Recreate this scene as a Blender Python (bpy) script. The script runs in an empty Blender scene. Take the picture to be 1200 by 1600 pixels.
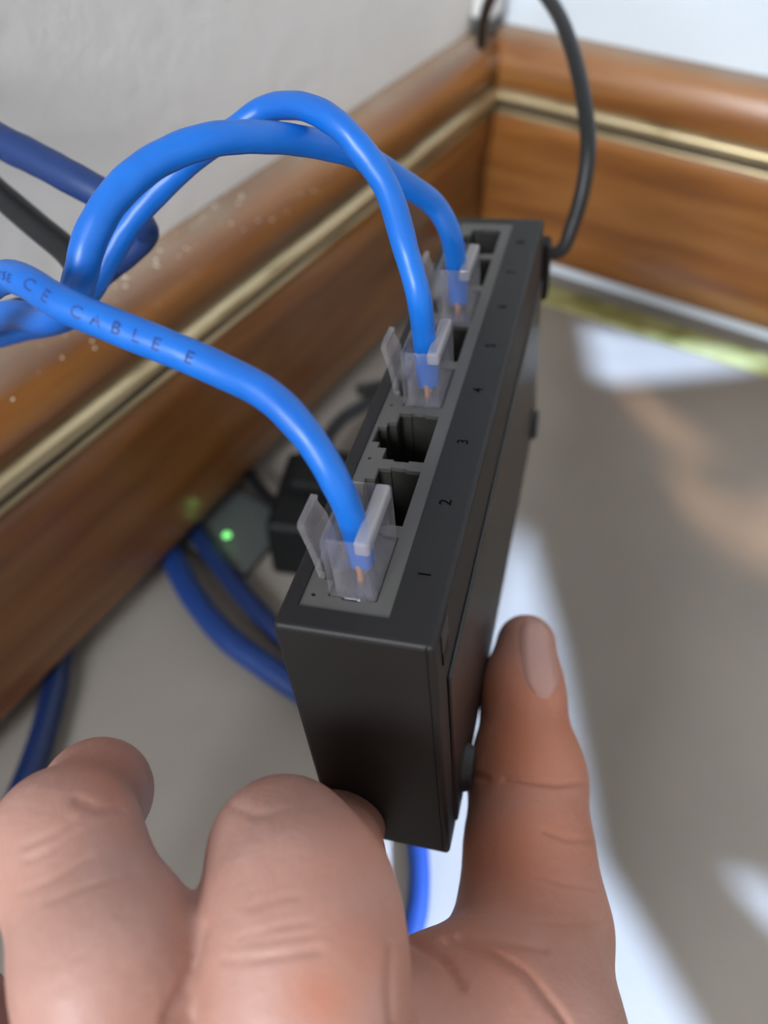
import bpy, bmesh, math, random
import numpy as np
from mathutils import Matrix, Vector
random.seed(4)
sc = bpy.context.scene
COL = sc.collection
MM = 0.001
# ------------------------------------------------------------------ camera (all measures below are millimetres)
FPX = 1230.0
RC = np.array([[0.51266686, -0.85855026, 0.00800898], [-0.6443166, -0.39087317, -0.65732358], [0.56747582, 0.3318277, -0.7535659]])
CAM = np.array([-475.8968, -212.3099, 286.2360]) * 0.75
def at(px, py, z):
    """world point (mm) at depth z along the ray of a pixel of the 1200x1600 photograph"""
    return CAM + RC.T @ (np.array([(px - 600) / FPX, (py - 800) / FPX, 1.0]) * z)
def at_height(px, py, h):
    d = RC.T @ np.array([(px - 600) / FPX, (py - 800) / FPX, 1.0])
    return CAM + d * ((h - CAM[2]) / d[2])
FLOOR_Z = -11.0
cam = bpy.data.cameras.new('camera'); camo = bpy.data.objects.new('camera', cam); COL.objects.link(camo)
m = Matrix.Identity(4)
for i in range(3):
    m[i][0] = RC[0][i]; m[i][1] = -RC[1][i]; m[i][2] = -RC[2][i]; m[i][3] = CAM[i] * MM
camo.matrix_world = m
cam.sensor_fit = 'VERTICAL'; cam.sensor_height = 36.0; cam.sensor_width = 27.0
cam.lens = FPX / 1600 * 36.0; cam.clip_start = 0.005; cam.clip_end = 20
cam.dof.use_dof = True; cam.dof.focus_distance = 0.112; cam.dof.aperture_fstop = 12.5
sc.camera = camo
# ------------------------------------------------------------------ world, sun, window light, exposure
w = bpy.data.worlds.new('world'); sc.world = w; w.use_nodes = True
bg = w.node_tree.nodes['Background']; bg.inputs[0].default_value = (1.0, 0.93, 0.86, 1); bg.inputs[1].default_value = 0.45
def sun(name, direction, colour, strength, angle):
    l = bpy.data.lights.new(name, 'SUN'); l.color = colour; l.energy = strength; l.angle = math.radians(angle)
    o = bpy.data.objects.new(name, l); COL.objects.link(o)
    o.rotation_euler = Vector(direction).to_track_quat('Z', 'Y').to_euler()
S1 = Vector((-0.22, -0.80, 0.56)).normalized()          # sun through the gobo holes
S2 = Vector((-0.62, -0.62, 0.48)).normalized()          # reflected sunlight as a second sun lamp: weak and warm
sun('sun', S1, (0.46, 0.65, 1.0), 24, 0.7)
sun('sun_reflection', S2, (1.0, 0.68, 0.45), 5.5, 0.8)
def area(name, loc, target, sx, sy, colour, power):
    l = bpy.data.lights.new(name, 'AREA'); l.shape = 'RECTANGLE'; l.size = sx; l.size_y = sy; l.color = colour; l.energy = power
    o = bpy.data.objects.new(name, l); COL.objects.link(o); o.location = loc
    o.rotation_euler = (Vector(loc) - Vector(target)).to_track_quat('Z', 'Y').to_euler()
area('window_light', (-1.40, -0.10, 0.70), (-0.2, -0.12, 0.08), 0.42, 0.5, (0.84, 0.92, 1.0), 25)
sc.view_settings.view_transform = 'Standard'; sc.view_settings.look = 'None'
sc.view_settings.exposure = 0.0; sc.view_settings.gamma = 1.0; sc.view_settings.use_curve_mapping = False
try: sc.cycles.use_denoising = True
except Exception: pass

# ------------------------------------------------------------------ helpers
def tag(o, label=None, cat=None, group=None, kind=None):
    if label: o['label'] = label
    if cat: o['category'] = cat
    if group: o['group'] = group
    if kind: o['kind'] = kind
    return o
def link(name, me, mat=None, parent=None):
    o = bpy.data.objects.new(name, me); COL.objects.link(o)
    if mat is not None and not me.materials: me.materials.append(mat)
    if parent is not None: o.parent = parent
    return o
def mesh(name, verts, faces, mat=None, parent=None, smooth=False):
    me = bpy.data.meshes.new(name)
    me.from_pydata([tuple(float(c) * MM for c in v) for v in verts], [], faces)
    if smooth: me.polygons.foreach_set('use_smooth', [True] * len(me.polygons))
    me.update()
    return link(name, me, mat, parent)
def from_bm(name, bm, mat=None, parent=None, smooth=False):
    bmesh.ops.recalc_face_normals(bm, faces=bm.faces)
    bmesh.ops.scale(bm, vec=(MM, MM, MM), verts=bm.verts)
    me = bpy.data.meshes.new(name); bm.to_mesh(me); bm.free()
    if smooth: me.polygons.foreach_set('use_smooth', [True] * len(me.polygons))
    return link(name, me, mat, parent)
def box_bm(lo, hi, bevel=0.0, seg=2, bm=None):
    b = bmesh.new(); bmesh.ops.create_cube(b, size=1)
    for v in b.verts:
        for i in range(3): v.co[i] = lo[i] if v.co[i] < 0 else hi[i]
    if bevel: bmesh.ops.bevel(b, geom=b.edges[:], offset=bevel, segments=seg, affect='EDGES', profile=0.5)
    if bm is None: return b
    me = bpy.data.meshes.new('tmp'); b.to_mesh(me); b.free(); bm.from_mesh(me); bpy.data.meshes.remove(me)
    return bm
def empty(name, matrix=None, loc=None):
    o = bpy.data.objects.new(name, None); COL.objects.link(o); o.empty_display_size = 0.01
    if matrix is not None: o.matrix_world = matrix
    if loc is not None: o.location = [c * MM for c in loc]
    return o
def holed_plate(outer, holes, half):
    """flat plate in XY (mm) with polygon holes, thickness 2*half; returns a mesh in metres"""
    cu = bpy.data.curves.new('plate', 'CURVE'); cu.dimensions = '2D'; cu.fill_mode = 'BOTH'; cu.extrude = half * MM
    for poly in [outer] + holes:
        s = cu.splines.new('POLY'); s.points.add(len(poly) - 1); s.use_cyclic_u = True
        for p, q in zip(s.points, poly): p.co = (q[0] * MM, q[1] * MM, 0, 1)
    o = bpy.data.objects.new('plate', cu); COL.objects.link(o)
    me = bpy.data.meshes.new_from_object(o.evaluated_get(bpy.context.evaluated_depsgraph_get()))
    bpy.data.objects.remove(o); bpy.data.curves.remove(cu)
    me.materials.clear()
    return me
def text_mesh(s, size, extrude=0.0, res=3, bold=0.0):
    cu = bpy.data.curves.new('text', 'FONT'); cu.body = s; cu.size = size * MM; cu.align_x = 'CENTER'; cu.align_y = 'CENTER'
    cu.resolution_u = res; cu.extrude = extrude * MM; cu.offset = bold * MM
    o = bpy.data.objects.new('text', cu); COL.objects.link(o)
    me = bpy.data.meshes.new_from_object(o.evaluated_get(bpy.context.evaluated_depsgraph_get()))
    bpy.data.objects.remove(o); bpy.data.curves.remove(cu); me.materials.clear()
    return me
def spline(pts, per=10):
    """Catmull-Rom through rows of pts (any number of columns)"""
    P = np.array(pts, float); P = np.vstack([2 * P[0] - P[1], P, 2 * P[-1] - P[-2]]); out = []
    for i in range(1, len(P) - 2):
        for k in range(per):
            t = k / per; a, b, c, d = P[i - 1], P[i], P[i + 1], P[i + 2]
            out.append(0.5 * (2 * b + (c - a) * t + (2 * a - 5 * b + 4 * c - d) * t * t + (3 * b - a - 3 * c + d) * t ** 3))
    out.append(P[-2]); return np.array(out)
def frames(path):
    T = np.gradient(path, axis=0); T /= np.linalg.norm(T, axis=1)[:, None] + 1e-12
    n = np.cross(T[0], [0.3, 0.2, 1.0]); n /= np.linalg.norm(n); N = []
    for t in T:
        n = n - t * (n @ t); n /= np.linalg.norm(n); N.append(n)
    N = np.array(N); return T, N, np.cross(T, N)
def tube_data(pr, sides=20, wobble=0.0, seed=0):
    path, r = pr[:, :3], pr[:, 3]; T, N, B = frames(path); vs = []; fs = []
    for i in range(len(path)):
        for k in range(sides):
            a = 2 * math.pi * k / sides
            rr = r[i] * (1 + wobble * (math.sin(i * 0.37 + seed) * math.cos(2 * a + seed) + 0.6 * math.sin(i * 0.83 + 2 * seed) * math.cos(3 * a)))
            vs.append(path[i] + rr * (math.cos(a) * N[i] + math.sin(a) * B[i]))
    for i in range(len(path) - 1):
        for k in range(sides):
            k2 = (k + 1) % sides
            fs.append((i * sides + k, i * sides + k2, (i + 1) * sides + k2, (i + 1) * sides + k))
    fs.append(tuple(range(sides))[::-1]); fs.append(tuple((len(path) - 1) * sides + k for k in range(sides)))
    return vs, fs
def tube(name, pts, mat, parent=None, per=10, sides=20, wobble=0.0, seed=0):
    vs, fs = tube_data(spline(pts, per), sides, wobble, seed)
    return mesh(name, vs, fs, mat, parent, True)

# ------------------------------------------------------------------ materials
def mat(name, colour, rough=0.5, **kw):
    m = bpy.data.materials.new(name); m.use_nodes = True; b = m.node_tree.nodes['Principled BSDF']
    b.inputs['Base Color'].default_value = (*colour, 1); b.inputs['Roughness'].default_value = rough
    for k, v in kw.items(): b.inputs[k.replace('_', ' ')].default_value = v
    return m
def nodes(m): return m.node_tree.nodes, m.node_tree.links, m.node_tree.nodes['Principled BSDF']
def noise(m, scale, detail=3.0, coord='Object', stretch=(1, 1, 1), rough=0.5):
    n, l, b = nodes(m); tc = n.new('ShaderNodeTexCoord'); mp = n.new('ShaderNodeMapping'); mp.inputs['Scale'].default_value = stretch
    t = n.new('ShaderNodeTexNoise'); t.inputs['Scale'].default_value = scale; t.inputs['Detail'].default_value = detail; t.inputs['Roughness'].default_value = rough
    l.new(tc.outputs[coord], mp.inputs[0]); l.new(mp.outputs[0], t.inputs[0]); return t.outputs[0]
def ramp(m, src, stops):
    n, l, b = nodes(m); r = n.new('ShaderNodeValToRGB'); e = r.color_ramp.elements
    while len(e) < len(stops): e.new(0.5)
    for el, (p, c) in zip(e, stops): el.position = p; el.color = (*c, 1)
    l.new(src, r.inputs[0]); return r.outputs[0]
def mix(m, fac, a, b_):
    n, l, b = nodes(m); x = n.new('ShaderNodeMix'); x.data_type = 'RGBA'
    if isinstance(fac, float): x.inputs[0].default_value = fac
    else: l.new(fac, x.inputs[0])
    for sock, v in ((x.inputs[6], a), (x.inputs[7], b_)):
        if isinstance(v, tuple): sock.default_value = (*v, 1)
        else: l.new(v, sock)
    return x.outputs[2]
def bump(m, src, strength, dist):
    n, l, b = nodes(m); x = n.new('ShaderNodeBump'); x.inputs['Strength'].default_value = strength; x.inputs['Distance'].default_value = dist
    l.new(src, x.inputs['Height']); l.new(x.outputs[0], b.inputs['Normal'])
def base(m, src): n, l, b = nodes(m); l.new(src, b.inputs['Base Color'])

M = {}
M['wall_left'] = mat('painted_plaster_warm', (0.60, 0.56, 0.52), 0.85)
base(M['wall_left'], ramp(M['wall_left'], noise(M['wall_left'], 9, 4), [(0.3, (0.76, 0.73, 0.70)), (0.7, (0.83, 0.80, 0.77))]))
bump(M['wall_left'], noise(M['wall_left'], 120, 5), 0.35, 0.0015)
M['wall_right'] = mat('painted_plaster_white', (0.74, 0.80, 0.86), 0.8)
bump(M['wall_right'], noise(M['wall_right'], 90, 4), 0.2, 0.001)
M['gobo_plain'] = mat('gobo_plain', (0.6, 0.57, 0.53), 0.9)
M['floor'] = mat('beige_floor', (0.36, 0.31, 0.26), 0.75)
base(M['floor'], ramp(M['floor'], noise(M['floor'], 14, 4), [(0.3, (0.23, 0.20, 0.17)), (0.7, (0.275, 0.24, 0.205))]))
bump(M['floor'], noise(M['floor'], 900, 3), 0.15, 0.0004)
def wood(name, along, dark):
    m = mat(name, (0.3, 0.13, 0.04), 0.36, Coat_Weight=0.2, Coat_Roughness=0.2)
    st = (3, 40, 40) if along == 0 else (40, 3, 40)
    g = noise(m, 2.2, 6, 'Object', st, 0.6)
    c = ramp(m, g, [(0.25, (0.10, 0.034, 0.009)), (0.45, (0.19, 0.072, 0.017)), (0.6, (0.26, 0.11, 0.028)), (0.8, (0.14, 0.05, 0.012))])
    # tone bands along the mouldings; they paint in the relief's light and shade
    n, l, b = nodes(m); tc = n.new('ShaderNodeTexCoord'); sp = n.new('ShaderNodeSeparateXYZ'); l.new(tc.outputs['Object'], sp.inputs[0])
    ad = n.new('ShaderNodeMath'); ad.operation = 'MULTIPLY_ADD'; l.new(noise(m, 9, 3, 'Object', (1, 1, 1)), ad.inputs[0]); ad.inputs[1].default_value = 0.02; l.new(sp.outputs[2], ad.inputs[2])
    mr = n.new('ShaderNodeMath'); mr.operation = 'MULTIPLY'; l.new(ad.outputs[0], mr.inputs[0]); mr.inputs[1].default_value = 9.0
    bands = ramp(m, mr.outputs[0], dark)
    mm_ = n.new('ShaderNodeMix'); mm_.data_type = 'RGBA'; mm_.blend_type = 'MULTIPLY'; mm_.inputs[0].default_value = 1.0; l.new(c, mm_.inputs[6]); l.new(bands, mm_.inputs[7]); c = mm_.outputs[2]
    # dust lies on faces that look up
    n, l, b = nodes(m); ge = n.new('ShaderNodeNewGeometry'); sx = n.new('ShaderNodeSeparateXYZ'); l.new(ge.outputs['True Normal'], sx.inputs[0])
    up = ramp(m, sx.outputs[2], [(0.45, (0, 0, 0)), (0.95, (1, 1, 1))])
    dn = ramp(m, noise(m, 35, 5), [(0.3, (0.35, 0.35, 0.35)), (0.65, (0.8, 0.8, 0.8))])
    mu = n.new('ShaderNodeMath'); mu.operation = 'MULTIPLY'; l.new(up, mu.inputs[0]); l.new(dn, mu.inputs[1])
    c2 = mix(m, mu.outputs[0], c, (0.36, 0.29, 0.22))
    base(m, c2)
    ro = n.new('ShaderNodeMath'); ro.operation = 'MULTIPLY_ADD'; l.new(mu.outputs[0], ro.inputs[0]); ro.inputs[1].default_value = 0.4; ro.inputs[2].default_value = 0.34
    l.new(ro.outputs[0], b.inputs['Roughness'])
    bump(m, g, 0.12, 0.0006)
    return m
g3 = lambda v: (v, v * 0.95, v * 0.9)
M['wood_x'] = wood('varnished_wood_left', 0, [(0.0, g3(1.0)), (0.2, g3(0.75)), (0.36, g3(0.6)), (0.5, g3(0.8)), (0.62, g3(1.2)), (0.72, g3(0.6)), (0.80, g3(0.5)), (0.90, g3(1.45))])  # left board's shade painted as darker bands on the same wood
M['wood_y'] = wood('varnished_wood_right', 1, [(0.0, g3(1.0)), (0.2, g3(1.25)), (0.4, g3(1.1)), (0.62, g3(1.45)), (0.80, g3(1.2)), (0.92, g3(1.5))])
def gilt(name, along):
    m = mat(name, (0.52, 0.40, 0.22), 0.32, Metallic=0.75)
    st = (8, 60, 60) if along == 0 else (60, 8, 60)
    base(m, ramp(m, noise(m, 4, 5, 'Object', st), [(0.3, (0.20, 0.145, 0.07)), (0.45, (0.50, 0.39, 0.22)), (0.75, (0.62, 0.50, 0.31))]))
    return m
M['gilt_x'] = gilt('gilt_left', 0); M['gilt_y'] = gilt('gilt_right', 1)
M['dust'] = mat('dust_specks', (0.72, 0.66, 0.52), 0.9)
M['groove'] = mat('dark_groove', (0.06, 0.045, 0.028), 0.5)
M['case'] = mat('charcoal_plastic', (0.0098, 0.0085, 0.0081), 0.55, Specular_IOR_Level=0.38)
bump(M['case'], noise(M['case'], 2500, 2), 0.08, 0.0001)
M['gloss_case'] = mat('charcoal_plastic_smooth', (0.0098, 0.009, 0.009), 0.36, Specular_IOR_Level=0.4)
M['panel'] = mat('grey_port_panel', (0.085, 0.080, 0.073), 0.45)
M['socket'] = mat('socket_plastic', (0.022, 0.020, 0.017), 0.5)
M['black'] = mat('black_plastic', (0.005, 0.005, 0.005), 0.6, Specular_IOR_Level=0.25)
M['ink'] = mat('black_ink', (0.003, 0.003, 0.003), 0.9, Specular_IOR_Level=0.05)
M['rubber'] = mat('black_rubber', (0.012, 0.012, 0.012), 0.6)
M['black_cable'] = mat('black_cable_jacket', (0.007, 0.007, 0.008), 0.45)
M['blue'] = mat('blue_cable_jacket', (0.018, 0.16, 0.72), 0.38)
base(M['blue'], ramp(M['blue'], noise(M['blue'], 60, 3), [(0.3, (0.003, 0.115, 0.50)), (0.7, (0.005, 0.155, 0.62))]))
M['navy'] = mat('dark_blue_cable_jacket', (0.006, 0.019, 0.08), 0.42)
M['cable_ink'] = mat('printed_ink_on_cable', (0.012, 0.045, 0.22), 0.55)
M['gold'] = mat('gold_contact', (0.75, 0.5, 0.18), 0.25, Metallic=1.0)
M['copper'] = mat('orange_conductor', (0.38, 0.17, 0.08), 0.4)
M['white_wire'] = mat('white_conductor', (0.7, 0.66, 0.6), 0.4)
M['brass'] = mat('olive_brass', (0.34, 0.32, 0.11), 0.45, Metallic=0.25)
base(M['brass'], ramp(M['brass'], noise(M['brass'], 60, 5), [(0.3, (0.20, 0.19, 0.05)), (0.5, (0.38, 0.36, 0.13)), (0.8, (0.50, 0.49, 0.25))]))
M['grey_plastic'] = mat('grey_plastic', (0.075, 0.08, 0.077), 0.4)
M['white_plastic'] = mat('white_plastic', (0.75, 0.74, 0.72), 0.5)
def clear(name, body):
    m = bpy.data.materials.new(name); m.use_nodes = True; n = m.node_tree.nodes; l = m.node_tree.links; n.clear()
    o = n.new('ShaderNodeOutputMaterial'); tr = n.new('ShaderNodeBsdfTransparent'); tr.inputs[0].default_value = (0.94, 0.925, 0.93, 1)
    di = n.new('ShaderNodeBsdfTranslucent'); di.inputs[0].default_value = (0.80, 0.77, 0.78, 1)
    df = n.new('ShaderNodeBsdfDiffuse'); df.inputs[0].default_value = (0.80, 0.77, 0.78, 1)
    gl = n.new('ShaderNodeBsdfGlossy'); gl.inputs['Roughness'].default_value = 0.10
    lw = n.new('ShaderNodeLayerWeight'); lw.inputs[0].default_value = 0.5; pw = n.new('ShaderNodeMath'); pw.operation = 'POWER'; l.new(lw.outputs['Facing'], pw.inputs[0]); pw.inputs[1].default_value = 3.5
    fr = n.new('ShaderNodeMath'); fr.operation = 'MULTIPLY_ADD'; l.new(pw.outputs[0], fr.inputs[0]); fr.inputs[1].default_value = 0.5; fr.inputs[2].default_value = 0.045
    a = n.new('ShaderNodeMixShader'); a.inputs[0].default_value = 0.5; l.new(di.outputs[0], a.inputs[1]); l.new(df.outputs[0], a.inputs[2])
    b = n.new('ShaderNodeMixShader'); b.inputs[0].default_value = body; l.new(tr.outputs[0], b.inputs[1]); l.new(a.outputs[0], b.inputs[2])
    c = n.new('ShaderNodeMixShader'); l.new(fr.outputs[0], c.inputs[0]); l.new(b.outputs[0], c.inputs[1]); l.new(gl.outputs[0], c.inputs[2])
    l.new(c.outputs[0], o.inputs[0]); return m
M['clear'] = clear('clear_polycarbonate', 0.085); M['clear_edge'] = clear('clear_polycarbonate_edge', 0.17); M['clear_rim'] = clear('clear_polycarbonate_lit_rim', 0.42)
def skin():
    m = mat('skin', (0.62, 0.36, 0.28), 0.46, Subsurface_Weight=0.22, Subsurface_Scale=0.004)
    n, l, b = nodes(m); b.inputs['Subsurface Radius'].default_value = (1.0, 0.32, 0.16)
    b.inputs['Specular IOR Level'].default_value = 0.35
    c = ramp(m, noise(m, 70, 5), [(0.3, (0.42, 0.215, 0.165)), (0.5, (0.47, 0.26, 0.21)), (0.75, (0.51, 0.30, 0.255))])
    at_ = n.new('ShaderNodeAttribute'); at_.attribute_name = 'red'
    c = mix(m, at_.outputs['Fac'], c, (0.50, 0.17, 0.09)); base(m, c)
    bump(m, noise(m, 700, 5), 0.32, 0.0004); return m
M['skin'] = skin()
M['nail'] = mat('fingernail', (0.47, 0.25, 0.205), 0.28, Subsurface_Weight=0.15, Subsurface_Scale=0.003)

# ------------------------------------------------------------------ the setting
def quad(name, pts, m): o = mesh(name, pts, [(0, 1, 2, 3)], m); return tag(o, kind='structure')
def slab(name, lo, hi, m): return tag(from_bm(name, box_bm(lo, hi), m), kind='structure')
slab('floor', (-2600, -920, FLOOR_Z - 30), (20, 20, FLOOR_Z), M['floor'])
slab('wall_left', (-2600, 0, FLOOR_Z), (0, 40, 900), M['wall_left'])
slab('wall_right', (0, -920, FLOOR_Z), (40, 40, 900), M['wall_right'])
# unseen gobo sheet, added with holes cut to shape the floor's sun patches
def F(px, py): return at_height(px, py, FLOOR_Z)
GY = -900.0
def through(poly, s):
    out = []
    for p in poly:
        t = (GY - p[1]) / s.y; out.append((p[0] + s.x * t, FLOOR_Z + s.z * t))
    return out
sun_patches = [
    [(-2, -62), F(893, 432)[:2], F(912, 510)[:2], F(928, 602)[:2], F(1010, 597)[:2], F(1135, 585)[:2], F(1200, 574)[:2], F(1330, 560)[:2], (-2, -210)],
    [F(815, 790)[:2], F(840, 890)[:2], F(868, 990)[:2], F(930, 1330)[:2], F(1010, 1460)[:2], F(1100, 1620)[:2], F(1150, 1720)[:2], F(950, 1760)[:2], F(560, 1470)[:2], F(545, 1300)[:2], F(640, 1180)[:2]],
    [F(1140, 1372)[:2], F(1175, 1372)[:2], F(1230, 1388)[:2], F(1260, 1500)[:2], F(1205, 1450)[:2], F(1160, 1400)[:2]],
]
warm_patches = [
    [F(960, 596)[:2], F(1005, 600)[:2], F(1030, 640)[:2], F(1140, 705)[:2], F(1060, 705)[:2], F(1000, 660)[:2]],
    [F(1035, 735)[:2], F(1125, 740)[:2], F(1118, 850)[:2], F(1085, 830)[:2]],
    [F(1135, 790)[:2], F(1260, 775)[:2], F(1260, 905)[:2], F(1190, 885)[:2], F(1110, 850)[:2]],
]
holes = [through(p, S1) for p in sun_patches] + [through(p, S2) for p in warm_patches]
me = holed_plate([(-2600, FLOOR_Z), (0, FLOOR_Z), (0, 1700), (-2600, 1700)], holes, 1.5)
gobo = link('sun_gobo', me, M['gobo_plain']); gobo.matrix_world = Matrix.Translation((0, GY * MM, 0)) @ Matrix.Rotation(math.pi / 2, 4, 'X')
tag(gobo, kind='structure')

# skirting boards: profile (distance from wall, height)
PROF = [(0.2, 0), (9.0, 0), (11.0, 1.5), (11.6, 6), (12.6, 14), (12.8, 22), (11.8, 32), (11.2, 40), (12.4, 50), (13.6, 58), (13.4, 64), (12.2, 67.5), (11.8, 68.6),
        (11.8, 75.6), (12.4, 77.4), (13.4, 81), (13.0, 86), (11.4, 91), (9.2, 94.6), (6.4, 96.9), (3.0, 97.5), (0.2, 97.5)]
def board(name, axis, m, start, length, bead_m):
    prof = spline([(p[0], p[1], 0) for p in PROF], 3)[:, :2]
    n = 60; vs = []; fs = []
    for i in range(n + 1):
        s = start + length * i / n
        for d, z in prof: vs.append((-s, -d, z) if axis == 0 else (-d, -s, z))
    k = len(prof)
    for i in range(n):
        for j in range(k - 1): fs.append((i * k + j, i * k + j + 1, (i + 1) * k + j + 1, (i + 1) * k + j))
    fs.append(tuple(range(k))); fs.append(tuple(n * k + j for j in range(k)))
    o = mesh(name, vs, fs, m, None, True)
    bm = bmesh.new(); bm.from_mesh(o.data); bmesh.ops.recalc_face_normals(bm, faces=bm.faces); bm.to_mesh(o.data); bm.free()
    tag(o, kind='structure')
    # gilt bead: a half round with two fine fillets in the groove
    def strip(nm, cz, cd, r, mm_, squash=1.0):
        vs = []; fs = []; q = 14
        for i in range(n + 1):
            s = start + length * i / n + (0.0)
            for j in range(q + 1):
                a = -math.pi / 2 + math.pi * j / q
                rr = r * (1 + 0.03 * math.sin(i * 1.7 + cz))
                d = cd + rr * squash * math.cos(a); z = cz + rr * math.sin(a)
                vs.append((-s, -d, z) if axis == 0 else (-d, -s, z))
        for i in range(n):
            for j in range(q): fs.append((i * (q + 1) + j, i * (q + 1) + j + 1, (i + 1) * (q + 1) + j + 1, (i + 1) * (q + 1) + j))
        return mesh(nm, vs, fs, mm_, o, True)
    strip('gilt_bead', 73.6, 11.9, 3.3, bead_m, 1.2)
    strip('dark_groove', 69.3, 11.8, 1.9, M['groove'], 0.6)
    strip('gilt_fillet', 66.9, 12.4, 1.1, bead_m, 1.1)
    return o
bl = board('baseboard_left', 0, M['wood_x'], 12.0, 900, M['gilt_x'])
br = board('baseboard_right', 1, M['wood_y'], 0.0, 800, M['gilt_y'])
# grains of plaster dust on the left board's top
vs = []; fs = []
for i in range(120):
    x = -random.uniform(120, 300); d = random.choice([random.uniform(2, 9), random.uniform(2, 9), random.uniform(9, 13)])
    z = float(np.interp(d, [3.0, 6.4, 9.2, 11.4, 13.0], [97.5, 96.9, 94.6, 91.0, 86.0])) + 0.1
    r = random.choice([0.25, 0.3, 0.4, 0.55, 0.75]) * random.uniform(0.7, 1.0); b0 = len(vs)
    for v in ((r, 0, 0), (-r, 0, 0), (0, r, 0), (0, -r, 0), (0, 0, r * 0.7), (0, 0, -r * 0.7)): vs.append((x + v[0] * random.uniform(.7, 1.3), -d + v[1], z + v[2]))
    for f in ((0, 2, 4), (2, 1, 4), (1, 3, 4), (3, 0, 4), (2, 0, 5), (1, 2, 5), (3, 1, 5), (0, 3, 5)): fs.append(tuple(b0 + q for q in f))
tag(mesh('dust_specks', vs, fs, M['dust'], bl), kind='stuff')

# ------------------------------------------------------------------ the switch (own axes: a along the ports, b across, c into the case)
RD = np.array([[0.24728933, 0.96504774, 0.08678047], [-0.67844119, 0.10850949, 0.72659703], [0.69178432, -0.23855514, 0.68156137]])
TD = np.array([-14.16722, 14.06964, 98.68307])
L, W, D = 121.9, 21.0, 57.0
Aw = RC.T @ RD; Ow = CAM + RC.T @ TD
MD = Matrix.Identity(4)
for i in range(3):
    for j in range(3): MD[i][j] = Aw[i][j]
    MD[i][3] = Ow[i] * MM
def dev(a, b, c): return Ow + Aw @ np.array([a, b, c], float)
sw = empty('network_switch', MD)
tag(sw, 'black eight port network switch held up in the hand, three ports plugged', 'network switch')
# case: bevelled shell with a recess for the port panel
PA0, PA1, PB0, PB1 = 3.6, 119.6, 2.3, 14.4
bm = box_bm((0, 0, 0), (L, W, D), 0.75, 3)
top = max((f for f in bm.faces if f.normal.z < -0.99), key=lambda f: f.calc_area())
r = bmesh.ops.inset_region(bm, faces=[top], thickness=1.0)
for v in top.verts:
    v.co.x = PA0 if v.co.x < L / 2 else PA1; v.co.y = PB0 if v.co.y < W / 2 else PB1
ex = bmesh.ops.extrude_discrete_faces(bm, faces=[top])
f2 = ex['faces'][0]
for v in f2.verts: v.co.z += 0.5
bmesh.ops.delete(bm, geom=[f2], context='FACES_ONLY')
case = from_bm('case', bm, M['case'], sw)
# lid seam: the right-hand cover is a separate shell with a thin lip
bm = bmesh.new()
box_bm((-0.12, 19.75, -0.05), (-0.02, 19.95, D - 1), 0, bm=bm)
from_bm('lid_seam', bm, M['black'], sw)
bm = box_bm((5.0, W - 0.3, 13.0), (L - 3, W + 0.55, D - 2.0), 0.5, 3)
from_bm('side_panel', bm, M['gloss_case'], sw)
bm = box_bm((3.0, W - 0.2, 2.2), (6.2, W + 0.22, 7.4), 0.02, 1); from_bm('latch_slot', bm, M['black'], sw)
bm = box_bm((2.8, W - 0.2, -0.2 + 1.2), (6.4, W + 0.24, 4.6), 0.02, 1); from_bm('latch_lip', bm, M['socket'], sw)
for a in (12, 110):
    b = bmesh.new(); bmesh.ops.create_cone(b, cap_ends=True, segments=24, radius1=4.2, radius2=3.6, depth=1.6)
    bmesh.ops.rotate(b, cent=(0, 0, 0), matrix=Matrix.Rotation(-math.pi / 2, 3, 'X'), verts=b.verts)
    bmesh.ops.translate(b, vec=(a, W + 1.2, D - 8), verts=b.verts); from_bm('rubber_foot', b, M['rubber'], sw)
# panel with the eight stepped jack openings and indicator holes
PORTS = [11.9 + 14.0 * i for i in range(8)]
OUT = [(5.9, 12.2), (5.9, 9.9), (6.25, 9.9), (6.25, 7.5), (5.9, 7.5), (5.9, 5.6), (3.3, 5.6), (3.3, 4.2), (1.95, 4.2), (1.95, 2.95)]
OUT = OUT + [(-a, b) for a, b in OUT[::-1]]
holes = []
for p in PORTS:
    holes.append([(p + a, b) for a, b in OUT])
    for dx in (-6.0, ): holes.append([(p + dx + 0.33 * math.cos(t * math.pi / 6), 3.7 + 0.33 * math.sin(t * math.pi / 6)) for t in range(12)])
me = holed_plate([(PA0 - 0.2, PB0 - 0.2), (PA1 + 0.2, PB0 - 0.2), (PA1 + 0.2, PB1 + 0.2), (PA0 - 0.2, PB1 + 0.2)], holes, 0.35)
pan = link('port_panel', me, M['panel'], sw); pan.location = (0, 0, 0.62 * MM)
vs = [(a, b, 0.95) for a, b in OUT] + [(a * 0.97, b, 12.5) for a, b in OUT]; k = len(OUT)
fs = [(i, (i + 1) % k, k + (i + 1) % k, k + i) for i in range(k)] + [tuple(range(k, 2 * k))]
first = mesh('port', vs, fs, M['socket'], sw); first.location = (PORTS[0] * MM, 0, 0)
pins_b = bmesh.new()
for q in range(8): box_bm((-3.6 + q * 1.02, 11.0, 8.0), (-3.2 + q * 1.02, 11.5, 11.5), 0, bm=pins_b)
pins = from_bm('contact_pins', pins_b, M['gold'], first)
led0 = from_bm('indicator_well', box_bm((-0.6, -0.6, 1.0), (0.6, 0.6, 1.6)), M['black'], sw); led0.location = ((PORTS[0] - 6.0) * MM, 3.7 * MM, 0)
for p in PORTS[1:]:
    c = first.copy(); COL.objects.link(c); c.parent = sw; c.location = (p * MM, 0, 0)
    d = pins.copy(); COL.objects.link(d); d.parent = c
    e = led0.copy(); COL.objects.link(e); e.parent = sw; e.location = ((p - 6.0) * MM, 3.7 * MM, 0)
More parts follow.
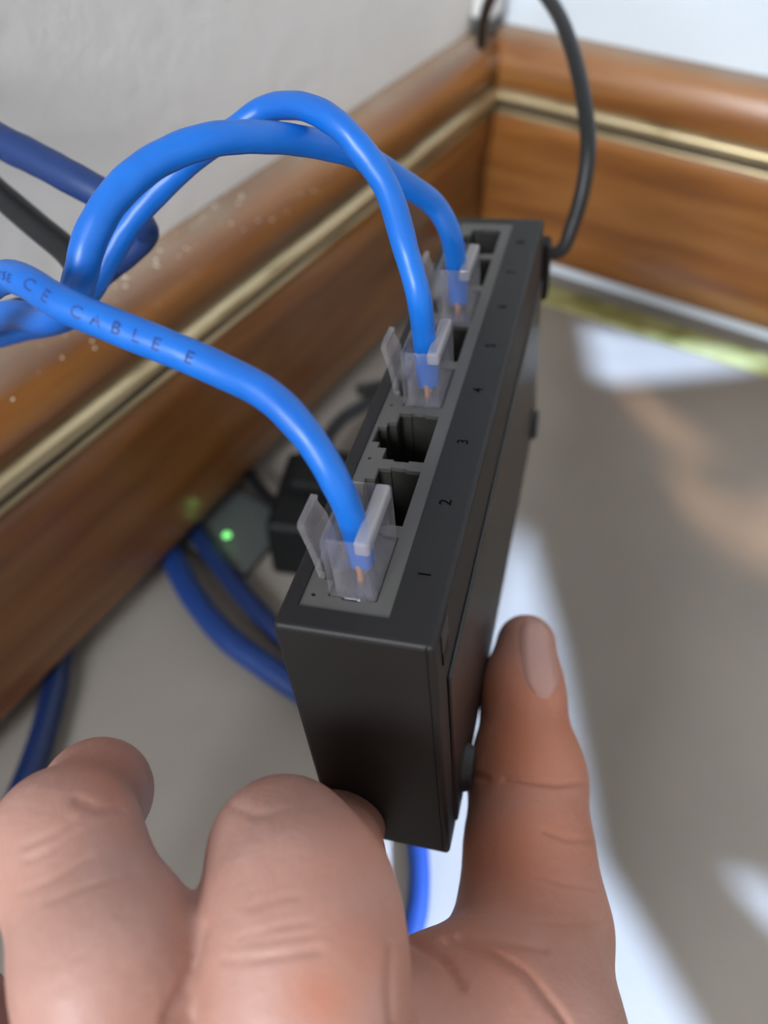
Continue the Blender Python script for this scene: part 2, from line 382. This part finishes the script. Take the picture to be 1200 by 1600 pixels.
for i, p in enumerate(PORTS):
    me = text_mesh(str(i + 1), 2.5, 0.0, 3, 0.03)
    o = link('port_number', me, M['ink'], sw)
    # text up = -b, text right = +a, facing -c
    R = Matrix(((1, 0, 0), (0, -1, 0), (0, 0, -1))).to_4x4()
    o.matrix_local = Matrix.Translation(((p - 0.4) * MM, 17.3 * MM, -0.05 * MM)) @ R

# ------------------------------------------------------------------ clear modular plugs and blue patch cables
def shell(lo, hi, wall, floor_c):
    """box open at its -c end"""
    bm = box_bm(lo, hi)
    f = [f for f in bm.faces if f.normal.z < -0.9][0]
    bmesh.ops.inset_region(bm, faces=[f], thickness=wall)
    ex = bmesh.ops.extrude_discrete_faces(bm, faces=[f])
    for v in ex['faces'][0].verts: v.co.z = floor_c
    return bm
def make_plug(cable, p):
    par = empty('plug'); par.parent = cable; par.matrix_local = MD @ Matrix.Translation((p * MM, 0, 0))
    tag(par, 'clear plastic modular plug')
    bm = shell((-5.8, 5.75, -9.6), (5.8, 12.05, 0.5), 0.95, 1.0)
    bmesh.ops.bevel(bm, geom=[e for e in bm.edges if e.calc_length() > 2], offset=0.22, segments=2, affect='EDGES')
    from_bm('housing', bm, M['clear'], par)
    bm = box_bm((-5.75, 5.8, 0.5), (5.75, 12.0, 11.0), 0.2, 1); from_bm('nose', bm, M['clear_edge'], par)
    # thick moulded bar along the contact side, and the wedge that grips the jacket
    bm = box_bm((-5.6, 10.0, -9.75), (5.6, 11.95, -7.6), 0.4, 2); from_bm('rim_bar', bm, M['clear_rim'], par)  # whiter body paints in the bright highlight along the rim
    bm = box_bm((-4.6, 6.3, -3.2), (4.6, 7.3, 1.0), 0.2, 1); from_bm('strain_relief_wedge', bm, M['clear_edge'], par)
    # latch: springs out from the nose and stands off the housing
    prof = [(5.7, 9.5), (5.0, 6.0), (4.6, 1.5), (4.1, -2.5), (3.5, -5.8), (2.7, -8.2), (2.9, -9.2)]
    vs = []; fs = []
    for i, (b, c) in enumerate(prof):
        hw = 2.0 if c > 2 else (3.1 if c > -8 else 2.7)
        for sgn in (-1, 1):
            vs += [(sgn * hw, b, c), (sgn * hw, b - 0.95, c - 0.1)]
    for i in range(len(prof) - 1):
        o = 4 * i; n = o + 4
        fs += [(o, o + 2, n + 2, n), (o + 1, n + 1, n + 3, o + 3), (o, n, n + 1, o + 1), (o + 2, o + 3, n + 3, n + 2)]
    fs += [(0, 1, 3, 2), tuple(4 * (len(prof) - 1) + q for q in (0, 2, 3, 1))]
    mesh('latch', vs, fs, M['clear_edge'], par)
    bm = bmesh.new()
    for q in range(8): box_bm((-3.75 + q * 1.02, 11.2, 4.0), (-3.35 + q * 1.02, 12.15, 10.6), 0, bm=bm)
    from_bm('gold_contacts', bm, M['gold'], par)
    for q in range(4):
        y0 = 8.8 + 0.3 * (q % 2); x = -2.7 + q * 1.8
        tube('conductor', [(x * 0.5, 8.6, -1.5, 0.5), (x * 0.8, 9.0, 0.5, 0.5), (x, y0, 4, 0.5), (x, 10.4, 9.5, 0.5)], (M['copper'], M['white_wire'], M['copper'], M['blue'])[q], par, 4, 8)
    return par
def patch(label, p, mid, r_plug, seed, plug=True):
    o = empty('patch_cable', loc=dev(p, 9, 0)); cb = tag(o, label, 'cable', 'blue patch cables in the switch')
    o.matrix_world = Matrix.Identity(4)
    pts = [(*dev(p, 8.7, -0.5), r_plug), (*dev(p - 0.2, 8.6, -5.5), r_plug)]
    pts += [(*at(x, y, z), r) for x, y, z, r in mid]
    tube('jacket', pts, M['blue'], o, 12, 24, 0.022, seed)
    make_plug(o, p)
    return o, spline(pts, 40)
def lettering(owner, path, s0, step, text, size, lift, tilt, flip=False):
    """letters wrapped on the jacket along its length"""
    P = path[:, :3]; seg = np.r_[0, np.cumsum(np.linalg.norm(np.diff(P, axis=0), axis=1))]
    vs = []; fs = []
    pos = s0
    for ch in text:
        if ch != ' ':
            me = text_mesh(ch, size, 0.0, 3, 0.03)
            bm = bmesh.new(); bm.from_mesh(me); bmesh.ops.triangulate(bm, faces=bm.faces)
            bmesh.ops.subdivide_edges(bm, edges=[e for e in bm.edges if e.calc_length() > 0.0007], cuts=1)
            b0 = len(vs)
            bm.verts.index_update()
            for v in bm.verts:
                x, y = v.co.x / MM, v.co.y / MM
                if flip: x, y = -x, -y
                s = pos + x; c = np.array([np.interp(s, seg, P[:, i]) for i in range(3)])
                c2 = np.array([np.interp(s + 0.4, seg, P[:, i]) for i in range(3)]); t = c2 - c; t /= np.linalg.norm(t)
                rad = np.interp(s, seg, path[:, 3]) + lift
                out = CAM - c; out -= t * (out @ t); out /= np.linalg.norm(out); side = np.cross(out, t)
                a = tilt + y / rad
                vs.append(c + rad * (math.cos(a) * out + math.sin(a) * side))
            for f in bm.faces: fs.append(tuple(b0 + v.index for v in f.verts))
            bm.free(); bpy.data.meshes.remove(me)
        pos += step * (0.62 if ch in 'I ' else 1.0)
    return mesh('printed_lettering', vs, fs, M['cable_ink'], owner)
ca, pathA = patch('blue patch cable in the nearest port, printed with dark letters, crossing the gilt bead', PORTS[0], [
    (533, 770, 94.5, 1.85), (487, 690, 92.5, 1.95), (422, 620, 93, 2.05), (335, 574, 95, 2.15), (255, 540, 96, 2.2), (170, 506, 97, 2.2), (95, 474, 98, 2.2),
    (40, 440, 100, 2.15), (5, 434, 104, 2.1), (-40, 470, 110, 2.1), (-120, 560, 118, 2.1), (-220, 640, 130, 2.1)], 1.85, 1)
cb_, pathB = patch('blue patch cable in the middle plug, arching highest before the wall', PORTS[3], [
    (655, 468, 121, 1.9), (634, 390, 119, 2.0), (607, 300, 115, 2.0), (565, 235, 113, 2.0), (520, 189, 113, 2.0), (470, 166, 116.5, 2.0), (415, 171, 121, 2.0),
    (365, 205, 123, 2.0), (310, 240, 125, 2.1), (255, 290, 127, 2.1), (205, 345, 129, 2.1), (172, 400, 131, 2.1), (140, 455, 134, 2.1), (100, 500, 140, 2.1), (20, 520, 150, 2.1), (-120, 560, 165, 2.1)], 1.95, 2)
cc, pathC = patch('blue patch cable in the farthest plug, looping over in a thick arc', PORTS[5], [
    (706, 372, 141, 1.95), (680, 322, 138, 2.0), (630, 285, 133, 2.1), (560, 243, 126, 2.15), (480, 222, 119, 2.2), (400, 214, 113, 2.25), (320, 221, 109, 2.3), (240, 254, 107, 2.3),
    (180, 306, 106, 2.3), (142, 370, 106, 2.3), (126, 430, 108, 2.3), (110, 475, 114, 2.3), (70, 500, 122, 2.3), (15, 492, 128, 2.3), (-60, 520, 140, 2.3), (-200, 600, 160, 2.3)], 1.95, 3)
lenA = np.sum(np.linalg.norm(np.diff(pathA[:, :3], axis=0), axis=1))
lettering(ca, pathA, 39.0, 2.75, 'E ELBAC EC'[::1], 2.3, 0.03, 0.1, True)
lettering(ca, pathA, 65.0, 1.05, 'E5TAC HCTAP'[::1], 1.5, 0.03, 0.25, True)

def blue_cable(label, pts, m=None, name='network_cable', group=None, wob=0.02, seed=0):
    vs, fs = tube_data(spline(pts, 12), 20, wob, seed)
    return tag(mesh(name, vs, fs, m or M['blue'], None, True), label, 'cable', group)
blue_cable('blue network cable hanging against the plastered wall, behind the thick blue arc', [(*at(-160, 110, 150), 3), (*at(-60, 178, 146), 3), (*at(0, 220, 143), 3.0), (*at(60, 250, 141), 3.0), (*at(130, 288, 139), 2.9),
    (*at(190, 320, 139), 2.7), (*at(222, 350, 140), 2.4), (*at(228, 372, 143), 2.0), (*at(200, 400, 146), 2.0), (*at(150, 440, 150), 2.0)], mat('shaded_blue_cable_jacket', (0.008, 0.034, 0.145), 0.5))  # blue jacket darkened to paint in the shadow this cable lies in
tag(tube('black_cable', [(*at(-140, 190, 160), 2.6), (*at(-60, 252, 155), 2.6), (*at(0, 304, 150), 2.6), (*at(60, 355, 147), 2.6), (*at(108, 396, 144), 2.6), (*at(125, 430, 142), 2.6), (*at(105, 470, 142), 2.6), (*at(40, 485, 146), 2.6), (*at(-90, 520, 155), 2.6)], M['black_cable']),
    'straight black cable against the pale wall, going behind the blue cables', 'cable')
def fl(px, py, r, lift=0.0): return (*at_height(px, py, FLOOR_Z + r + lift), r)
def cf(px, py, z, r): return (*at(px, py, z), r)
# cables that come out of the gap under the left board
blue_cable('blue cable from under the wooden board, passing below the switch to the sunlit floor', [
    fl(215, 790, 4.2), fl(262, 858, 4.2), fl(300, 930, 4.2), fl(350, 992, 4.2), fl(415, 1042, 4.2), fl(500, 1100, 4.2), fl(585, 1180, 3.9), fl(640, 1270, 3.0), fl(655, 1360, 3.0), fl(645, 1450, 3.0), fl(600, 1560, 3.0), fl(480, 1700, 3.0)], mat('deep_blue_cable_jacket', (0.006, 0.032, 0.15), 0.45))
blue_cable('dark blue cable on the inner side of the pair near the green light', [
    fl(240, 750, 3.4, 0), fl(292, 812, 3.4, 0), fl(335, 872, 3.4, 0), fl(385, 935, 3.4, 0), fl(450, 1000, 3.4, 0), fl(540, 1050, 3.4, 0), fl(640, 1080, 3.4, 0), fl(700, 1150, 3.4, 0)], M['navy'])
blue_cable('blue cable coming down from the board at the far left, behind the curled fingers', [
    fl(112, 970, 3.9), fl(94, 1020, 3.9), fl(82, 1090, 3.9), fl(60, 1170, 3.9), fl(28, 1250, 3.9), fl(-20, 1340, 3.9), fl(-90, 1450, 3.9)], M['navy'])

# black power lead: from the far end of the switch up over the corner
pc = empty('power_cable'); tag(pc, 'thin black power lead looping up from the switch over the corner of the boards', 'cable')
tube('lead', [(*dev(133.5, 17.2, 13.5), 1.7), (*at(875, 392, 196), 1.7), (*at(895, 350, 194), 1.8), (*at(912, 290, 190), 1.85), (*at(919, 225, 188), 1.9), (*at(911, 150, 190), 1.9), (*at(893, 75, 195), 1.9), (*at(868, 15, 203), 1.9),
    (*at(828, -32, 216), 1.9), (*at(790, -30, 235), 1.9), (*at(765, 0, 258), 1.9), (*at(754, 40, 280), 2.0), (*at(752, 70, 296), 2.0)], M['black_cable'], pc)
b = bmesh.new(); box_bm((L + 0.1, 12.8, 6.5), (L + 6.5, 22.6, 21.0), 1.2, 3, b); ob = from_bm('plug', b, M['black'], pc); ob.matrix_world = MD
b = bmesh.new(); bmesh.ops.create_cone(b, cap_ends=True, segments=20, radius1=3.6, radius2=2.0, depth=8)
bmesh.ops.rotate(b, cent=(0, 0, 0), matrix=Matrix.Rotation(math.pi / 2, 3, 'Y'), verts=b.verts); bmesh.ops.translate(b, vec=(L + 8.5, 17.1, 13.5), verts=b.verts)
ob = from_bm('strain_relief', b, M['rubber'], pc, True); ob.matrix_world = MD

# ------------------------------------------------------------------ things on the floor
def frame_at(p, ax, ay):
    m = Matrix.Identity(4); x = Vector(ax).normalized(); y = Vector(ay); y = (y - x * (x @ y)).normalized(); z = x.cross(y)
    for i in range(3): m[i][0], m[i][1], m[i][2], m[i][3] = x[i], y[i], z[i], p[i] * MM
    return m
# low grey box with its green light
p0 = F(357, 847)
gb = empty('network_box', loc=(p0[0], p0[1], FLOOR_Z)); tag(gb, 'low grey plastic box with a green light on the floor beneath the board', 'network box')
from_bm('body', box_bm((-11, -16, 0.2), (20, 12, 4), 1.0, 3), M['grey_plastic'], gb)
b = bmesh.new(); bmesh.ops.create_uvsphere(b, u_segments=16, v_segments=8, radius=1.6)
for v in b.verts: v.co.z = max(v.co.z, 0) * 0.6 + 3.9
led_m = mat('green_indicator', (0.15, 0.6, 0.15), 0.4, Emission_Color=(0.25, 1.0, 0.25, 1), Emission_Strength=1.1)
led = from_bm('indicator_light', b, led_m, gb, True)
lp = bpy.data.lights.new('indicator_glow', 'POINT'); lp.color = (0.3, 1.0, 0.25); lp.energy = 0.0003; lp.shadow_soft_size = 0.002
lo = bpy.data.objects.new('indicator_glow', lp); COL.objects.link(lo); lo.location = (p0[0] * MM, p0[1] * MM, (FLOOR_Z + 12) * MM)
# black power adapter
p1 = F(502, 858)
ad = empty('power_adapter', frame_at((p1[0], p1[1], FLOOR_Z), (0.85, 0.35, 0), (-0.35, 0.85, 0))); tag(ad, 'black power adapter on the floor behind the switch, under the board', 'power adapter')
from_bm('body', box_bm((-14, -15, 0.1), (22, 15, 27), 2.2, 3), M['black'], ad)
from_bm('raised_block', box_bm((2, -10, 26), (20, 10, 32), 1.5, 2), M['black'], ad)
from_bm('plug_pin', box_bm((20, 4, 20), (33, 8, 22.5), 0.4, 1), M['black'], ad)
tag(tube('black_cable', [(*at_height(560, 610, 8), 2.6), (*at_height(600, 605, 6), 2.6), (*at_height(570, 632, 8), 2.6), (*at_height(535, 655, 8), 2.6), (*at_height(510, 690, 4), 2.6), (*at_height(500, 740, 4), 2.6), (*at_height(490, 790, 2), 2.6)], M['black_cable']),
    'short black lead curving between the wooden board and the switch', 'cable')
tag(tube('black_cable', [(*at_height(350, 700, -6), 2.6), (*at_height(385, 735, -6), 2.6), (*at_height(415, 775, -2), 2.6), (*at_height(445, 800, 2), 2.6), (*at_height(470, 820, 4), 2.6)], M['black_cable']),
    'black lead from under the board to the power adapter', 'cable')
# olive brass strip on the floor along the right board
q0 = F(880, 462); q1 = F(1200, 570)
xs = (q0[0] + q1[0]) / 2 - 3.0
b = box_bm((xs - 8.0, -330, FLOOR_Z + 0.05), (xs + 8.0, -30, FLOOR_Z + 1.6), 0.6, 2)
tag(from_bm('floor_strip', b, M['brass']), 'yellow green brass strip on the floor along the right hand board', 'floor strip')
# white clip in the corner above the boards
cp = at(722, 10, 392)
cl = empty('cable_clip', loc=(-9, -6, 98)); tag(cl, 'small white and grey cable clip in the corner above the boards', 'cable clip')
from_bm('clip_base', box_bm((-9, -3, -0.3), (3, 5.5, 5), 0.8, 2), M['grey_plastic'], cl)
from_bm('clip_cover', box_bm((-10, -3.5, 5), (4, 5.5, 24), 1.0, 2), M['white_plastic'], cl)
# dark cable end beside the fingers
tag(tube('black_lead_end', [cf(-40, 1690, 120, 2.0), cf(-8, 1625, 118, 2.0), cf(18, 1588, 117, 2.0), cf(34, 1586, 117, 2.0), cf(46, 1620, 118, 2.0), cf(50, 1720, 120, 2.0)], M['black_cable']),
    'dark brown glossy cable bend beside the curled fingers in the bottom corner', 'cable')

# ------------------------------------------------------------------ the hand: one smooth surface grown from tapered limbs (camera axes, mm)
def cp_(px, py, z, r): return ((px - 600) / FPX * z, (py - 800) / FPX * z, z, r)
THUMB = [cp_(822, 1006, 158, 6.0), cp_(816, 1080, 152, 7.3), cp_(824, 1215, 142, 9.8), cp_(826, 1330, 132, 10.0), cp_(833, 1450, 123, 11.3), cp_(806, 1640, 104, 13.0)]
INDEX = [cp_(468, 1720, 82, 11.6), cp_(471, 1510, 87, 10.7), cp_(468, 1405, 91, 9.7), cp_(440, 1328, 98, 7.7), cp_(503, 1352, 113, 8.0), cp_(560, 1240, 150, 6.4)]
MIDDLE = [cp_(248, 1780, 82, 10.8), cp_(178, 1515, 86, 9.5), cp_(100, 1318, 95, 8.1), cp_(152, 1240, 117, 7.1), cp_(176, 1222, 138, 6.5)]
RING = [cp_(-60, 1860, 86, 9.6), cp_(-100, 1660, 98, 9.2), cp_(-72, 1610, 116, 7.6), cp_(-30, 1640, 136, 6.8)]
LITTLE = [cp_(-260, 1950, 88, 9.6), cp_(-240, 1760, 104, 8.2), cp_(-190, 1740, 122, 6.8), cp_(-140, 1790, 138, 6.2)]
def mmc(x, y, z, r): return (x, y, z, r)
def core(p): return (p[0], p[1], p[2] + 3.0, p[3] * 0.72)
PALM = [[core(INDEX[0]), mmc(-4, 82, 82, 15), mmc(-8, 118, 86, 17)], [core(MIDDLE[0]), mmc(-20, 86, 82, 14), mmc(-14, 118, 86, 17)],
        [core(RING[0]), mmc(-36, 94, 86, 13), mmc(-20, 120, 88, 16)], [core(LITTLE[0]), mmc(-46, 104, 92, 12), mmc(-26, 122, 90, 15)],
        [core(INDEX[0]), core(MIDDLE[0]), core(RING[0]), core(LITTLE[0])], [THUMB[-1], mmc(8, 92, 94, 14), mmc(-4, 118, 88, 16)],
        [mmc(-12, 116, 86, 20), mmc(-16, 150, 84, 21)]]
WEB = [[cp_(590, 1590, 101, 7.5), cp_(690, 1568, 106, 7.5), cp_(800, 1560, 114, 9.0)], [cp_(620, 1680, 92, 9.5), cp_(800, 1690, 102, 11.5)]]
H = 1.0
lo = np.array([-84, 12, 52.0]); hi = np.array([46, 152, 170.0])
nx, ny, nz = [int(v) for v in (hi - lo) / H]
gx = (lo[0] + np.arange(nx) * H).astype(np.float32)[:, None, None]; gy = (lo[1] + np.arange(ny) * H).astype(np.float32)[None, :, None]; gz = (lo[2] + np.arange(nz) * H).astype(np.float32)[None, None, :]
def cone(a, b):
    a = np.array(a, np.float32); b = np.array(b, np.float32); d = b[:3] - a[:3]; q = float(d @ d)
    px, py, pz = gx - a[0], gy - a[1], gz - a[2]
    t = np.clip((px * d[0] + py * d[1] + pz * d[2]) / q, 0, 1)
    return np.sqrt((px - t * d[0]) ** 2 + (py - t * d[1]) ** 2 + (pz - t * d[2]) ** 2) - (a[3] + t * (b[3] - a[3]))
def smin(a, b, k):
    h = np.clip(k - np.abs(a - b), 0, None) / k
    return np.minimum(a, b) - h * h * k * 0.25
def chain(c, k=2.0):
    f = None
    for i in range(len(c) - 1):
        g = cone(c[i], c[i + 1]); f = g if f is None else smin(f, g, k)
    return f
palm = None
for c in PALM + WEB:
    g = chain(c, 4.0); palm = g if palm is None else smin(palm, g, 7.0)
field = None
for f, k in ((THUMB, 7.0), (INDEX, 3.5), (MIDDLE, 3.5), (RING, 4.0), (LITTLE, 4.0)):
    g = smin(chain(f, 5.5 if f is INDEX else 4.5), palm, k)
    field = g if field is None else smin(field, g, 0.8)
field[:, -1, :] = 1.0; field[0] = 1.0; field[-1] = 1.0      # closed at the wrist
def surface_nets(f):
    s = f < 0
    c = np.zeros((nx - 1, ny - 1, nz - 1), np.int16)
    for i in (0, 1):
        for j in (0, 1):
            for k in (0, 1): c += s[i:nx - 1 + i, j:ny - 1 + j, k:nz - 1 + k]
    act = (c > 0) & (c < 8); I = np.argwhere(act); idx = -np.ones(act.shape, np.int64); idx[act] = np.arange(len(I))
    acc = np.zeros((len(I), 3)); cnt = np.zeros(len(I))
    cor = [(i, j, k) for i in (0, 1) for j in (0, 1) for k in (0, 1)]
    for a in cor:
        for ax in range(3):
            if a[ax]: continue
            b = list(a); b[ax] = 1
            va = f[I[:, 0] + a[0], I[:, 1] + a[1], I[:, 2] + a[2]]; vb = f[I[:, 0] + b[0], I[:, 1] + b[1], I[:, 2] + b[2]]
            x = (va < 0) != (vb < 0); t = va / np.where(va == vb, 1, va - vb)
            p = np.tile(np.array(a, float), (len(I), 1)); p[:, ax] += t
            acc[x] += p[x]; cnt[x] += 1
    V = lo + (I + acc / cnt[:, None]) * H
    faces = []
    for ax in range(3):
        o1, o2 = [q for q in range(3) if q != ax]
        a = s[:-1] if ax == 0 else (s[:, :-1] if ax == 1 else s[:, :, :-1]); b = s[1:] if ax == 0 else (s[:, 1:] if ax == 1 else s[:, :, 1:])
        E = np.argwhere(a != b); E = E[(E[:, o1] > 0) & (E[:, o2] > 0) & (E[:, 0] < nx - 1) & (E[:, 1] < ny - 1) & (E[:, 2] < nz - 1)]
        q = []
        for u, v in ((0, 0), (1, 0), (1, 1), (0, 1)):
            g = E.copy(); g[:, o1] -= u; g[:, o2] -= v; q.append(idx[g[:, 0], g[:, 1], g[:, 2]])
        q = np.array(q).T; fl_ = a[tuple(E.T)] ^ (ax == 1); q[~fl_] = q[~fl_][:, ::-1]; faces.append(q)
    return V, np.vstack(faces)
V, Fq = surface_nets(field)
Vw = (CAM + V @ RC) * MM                                   # camera axes -> world
me = bpy.data.meshes.new('hand_base'); me.from_pydata(Vw.tolist(), [], Fq.tolist()); me.update()
ho = bpy.data.objects.new('hand_base', me); COL.objects.link(ho)
sm = ho.modifiers.new('s', 'SMOOTH'); sm.factor = 0.5; sm.iterations = 4
ss = ho.modifiers.new('d', 'SUBSURF'); ss.levels = 1; ss.render_levels = 1
hm = bpy.data.meshes.new_from_object(ho.evaluated_get(bpy.context.evaluated_depsgraph_get())); bpy.data.objects.remove(ho)
nv = len(hm.vertices); co = np.empty(nv * 3); hm.vertices.foreach_get('co', co); co = co.reshape(-1, 3)
no = np.empty(nv * 3); hm.vertices.foreach_get('normal', no); no = no.reshape(-1, 3)
pc3 = (co / MM - CAM) @ RC.T; pix = pc3[:, :2] / pc3[:, 2:] * FPX + [600, 800]; nc = no @ RC.T
facing = np.clip(-(nc * pc3).sum(1) / np.linalg.norm(pc3, axis=1), 0, 1)
def along_line(poly):
    d = np.full(nv, 1e9); poly = np.array(poly, float)
    for a, b in zip(poly[:-1], poly[1:]):
        v = b - a; t = np.clip(((pix - a) @ v) / (v @ v), 0, 1); d = np.minimum(d, np.linalg.norm(pix - (a + t[:, None] * v), axis=1))
    return d
CREASES = [  # skin folds: polyline, width in px, depth in mm
    ([(790, 1218), (830, 1222), (870, 1226), (915, 1222)], 5, 0.55), ([(735, 1212), (760, 1216)], 6, 0.4), ([(850, 1298), (880, 1310), (922, 1314)], 5, 0.45),
    ([(840, 1368), (880, 1380), (930, 1388)], 5, 0.25), ([(830, 1440), (880, 1443), (940, 1438)], 5, 0.18),
    ([(372, 1466), (420, 1452), (480, 1440)], 5, 0.22), ([(350, 1500), (400, 1500), (450, 1492), (500, 1484)], 6, 0.28), ([(390, 1418), (430, 1405), (470, 1400)], 5, 0.15), ([(360, 1480), (440, 1466), (490, 1462)], 5, 0.16),
    ([(120, 1300), (80, 1330), (40, 1345)], 6, 0.2), ([(135, 1270), (90, 1300), (40, 1322)], 6, 0.22), ([(140, 1340), (80, 1375), (30, 1395)], 6, 0.18), ([(180, 1370), (110, 1395), (70, 1412)], 5, 0.14), ([(195, 1420), (160, 1465), (120, 1500)], 4, 0.12),
    ([(120, 1250), (150, 1262), (190, 1262)], 9, 0.5), ([(700, 1470), (760, 1485), (820, 1520), (870, 1580), (890, 1610)], 8, 0.8), ([(640, 1470), (690, 1500), (720, 1540)], 9, 0.7), ([(720, 1462), (790, 1470), (850, 1482)], 8, 0.5),
    ([(612, 1480), (608, 1540), (612, 1600)], 7, 0.5), ([(330, 1245), (400, 1275), (450, 1262)], 8, 0.18), ([(318, 1450), (300, 1520), (260, 1590)], 10, 0.5)]
disp = np.zeros(nv)
for line, wd, dp in CREASES:
    d = along_line(line); disp -= dp * np.exp(-(d / (0.75 * wd)) ** 2) * facing ** 0.5; disp += 0.08 * dp * np.exp(-((d - 2.2 * wd) / wd) ** 2) * facing ** 0.5
co = co + no * (disp * MM)[:, None]
# keep the skin on the case, not inside it
inv = np.array(MD.inverted()); loc = (co @ inv[:3, :3].T + inv[:3, 3]) / MM
inside = (loc[:, 0] > 0) & (loc[:, 0] < L) & (loc[:, 1] > -0.1) & (loc[:, 1] < W + 0.6) & (loc[:, 2] > 0) & (loc[:, 2] < D + 0.1)
gap = np.stack([loc[:, 0], W + 0.65 - loc[:, 1], D + 0.15 - loc[:, 2]], 1); ch = gap.argmin(1)
for q, (ax, val) in enumerate(((0, -0.05), (1, W + 0.65), (2, D + 0.15))):
    s = inside & (ch == q); loc[s, ax] = val
co = np.where(inside[:, None], (loc * MM) @ np.array(MD)[:3, :3].T + np.array(MD)[:3, 3], co)
hm.vertices.foreach_set('co', co.ravel()); hm.update()
red = np.zeros(nv)  # own redness of knuckles and tips, with warm shade painted on thumb and index
for (x, y, rad, s) in ((820, 1150, 140, 0.95), (775, 1080, 70, 0.8), (505, 1560, 65, 0.6), (570, 1480, 90, 0.4), (165, 1200, 70, 0.5), (830, 1330, 140, 0.8), (760, 1500, 150, 0.5), (560, 1330, 70, 0.4)):
    red = np.maximum(red, s * np.exp(-((pix - [x, y]) ** 2).sum(1) / rad ** 2))
at_r = hm.attributes.new('red', 'FLOAT', 'POINT'); at_r.data.foreach_set('value', red.astype(np.float32))
hm.polygons.foreach_set('use_smooth', [True] * len(hm.polygons)); hm.name = 'hand'; hm.materials.clear()
hand = link('hand', hm, M['skin'])
tag(hand, 'left hand holding the black switch between thumb and curled fingers', 'hand')
# thumb nail: a thin curved plate lying on the skin
from mathutils.bvhtree import BVHTree
bvh = BVHTree.FromPolygons([tuple(v) for v in co], [tuple(p.vertices) for p in hm.polygons])
axis_a = np.array([829, 962.0]); axis_b = np.array([848, 1096.0]); camv = Vector([c * MM for c in CAM])
gu, gv = 14, 20; vs = []; nrm = []
for j in range(gv + 1):
    t = j / gv; c = axis_a + (axis_b - axis_a) * t
    half = 30 * (1 - abs(2 * t - 1) ** 5 * 0.55)
    for i in range(gu + 1):
        u = 2 * i / gu - 1
        px = c[0] + 3 + u * half; py = c[1] + (u * u) * (10 if t < 0.5 else -12) * abs(2 * t - 1)
        d = Vector(at(px, py, 100.0) * MM) - camv
        h = bvh.ray_cast(camv, d.normalized())
        if h[0] is None or (h[0] - camv).length > 0.24: h = bvh.find_nearest(Vector(at(px, py, 158.0) * MM))
        vs.append(h[0]); nrm.append(h[1])
avg = Vector()
for n_ in nrm: avg += n_
avg.normalize()
W_ = gu + 1; out = []
for j in range(gv + 1):
    for i in range(gu + 1):
        k = j * W_ + i; e = i in (0, gu) or j in (0, gv)
        out.append((vs[k] + avg * ((-0.25 if e else 0.45) * MM)) / MM)
for _ in range(3):
    o2 = [Vector(v) for v in out]
    for j in range(1, gv):
        for i in range(1, gu):
            k = j * W_ + i; o2[k] = (out[k] * 2 + out[k - 1] + out[k + 1] + out[k - W_] + out[k + W_]) / 6
    out = o2
fs = [(j * W_ + i, j * W_ + i + 1, (j + 1) * W_ + i + 1, (j + 1) * W_ + i) for j in range(gv) for i in range(gu)]
nail = mesh('fingernail', out, fs, M['nail'], hand, True)
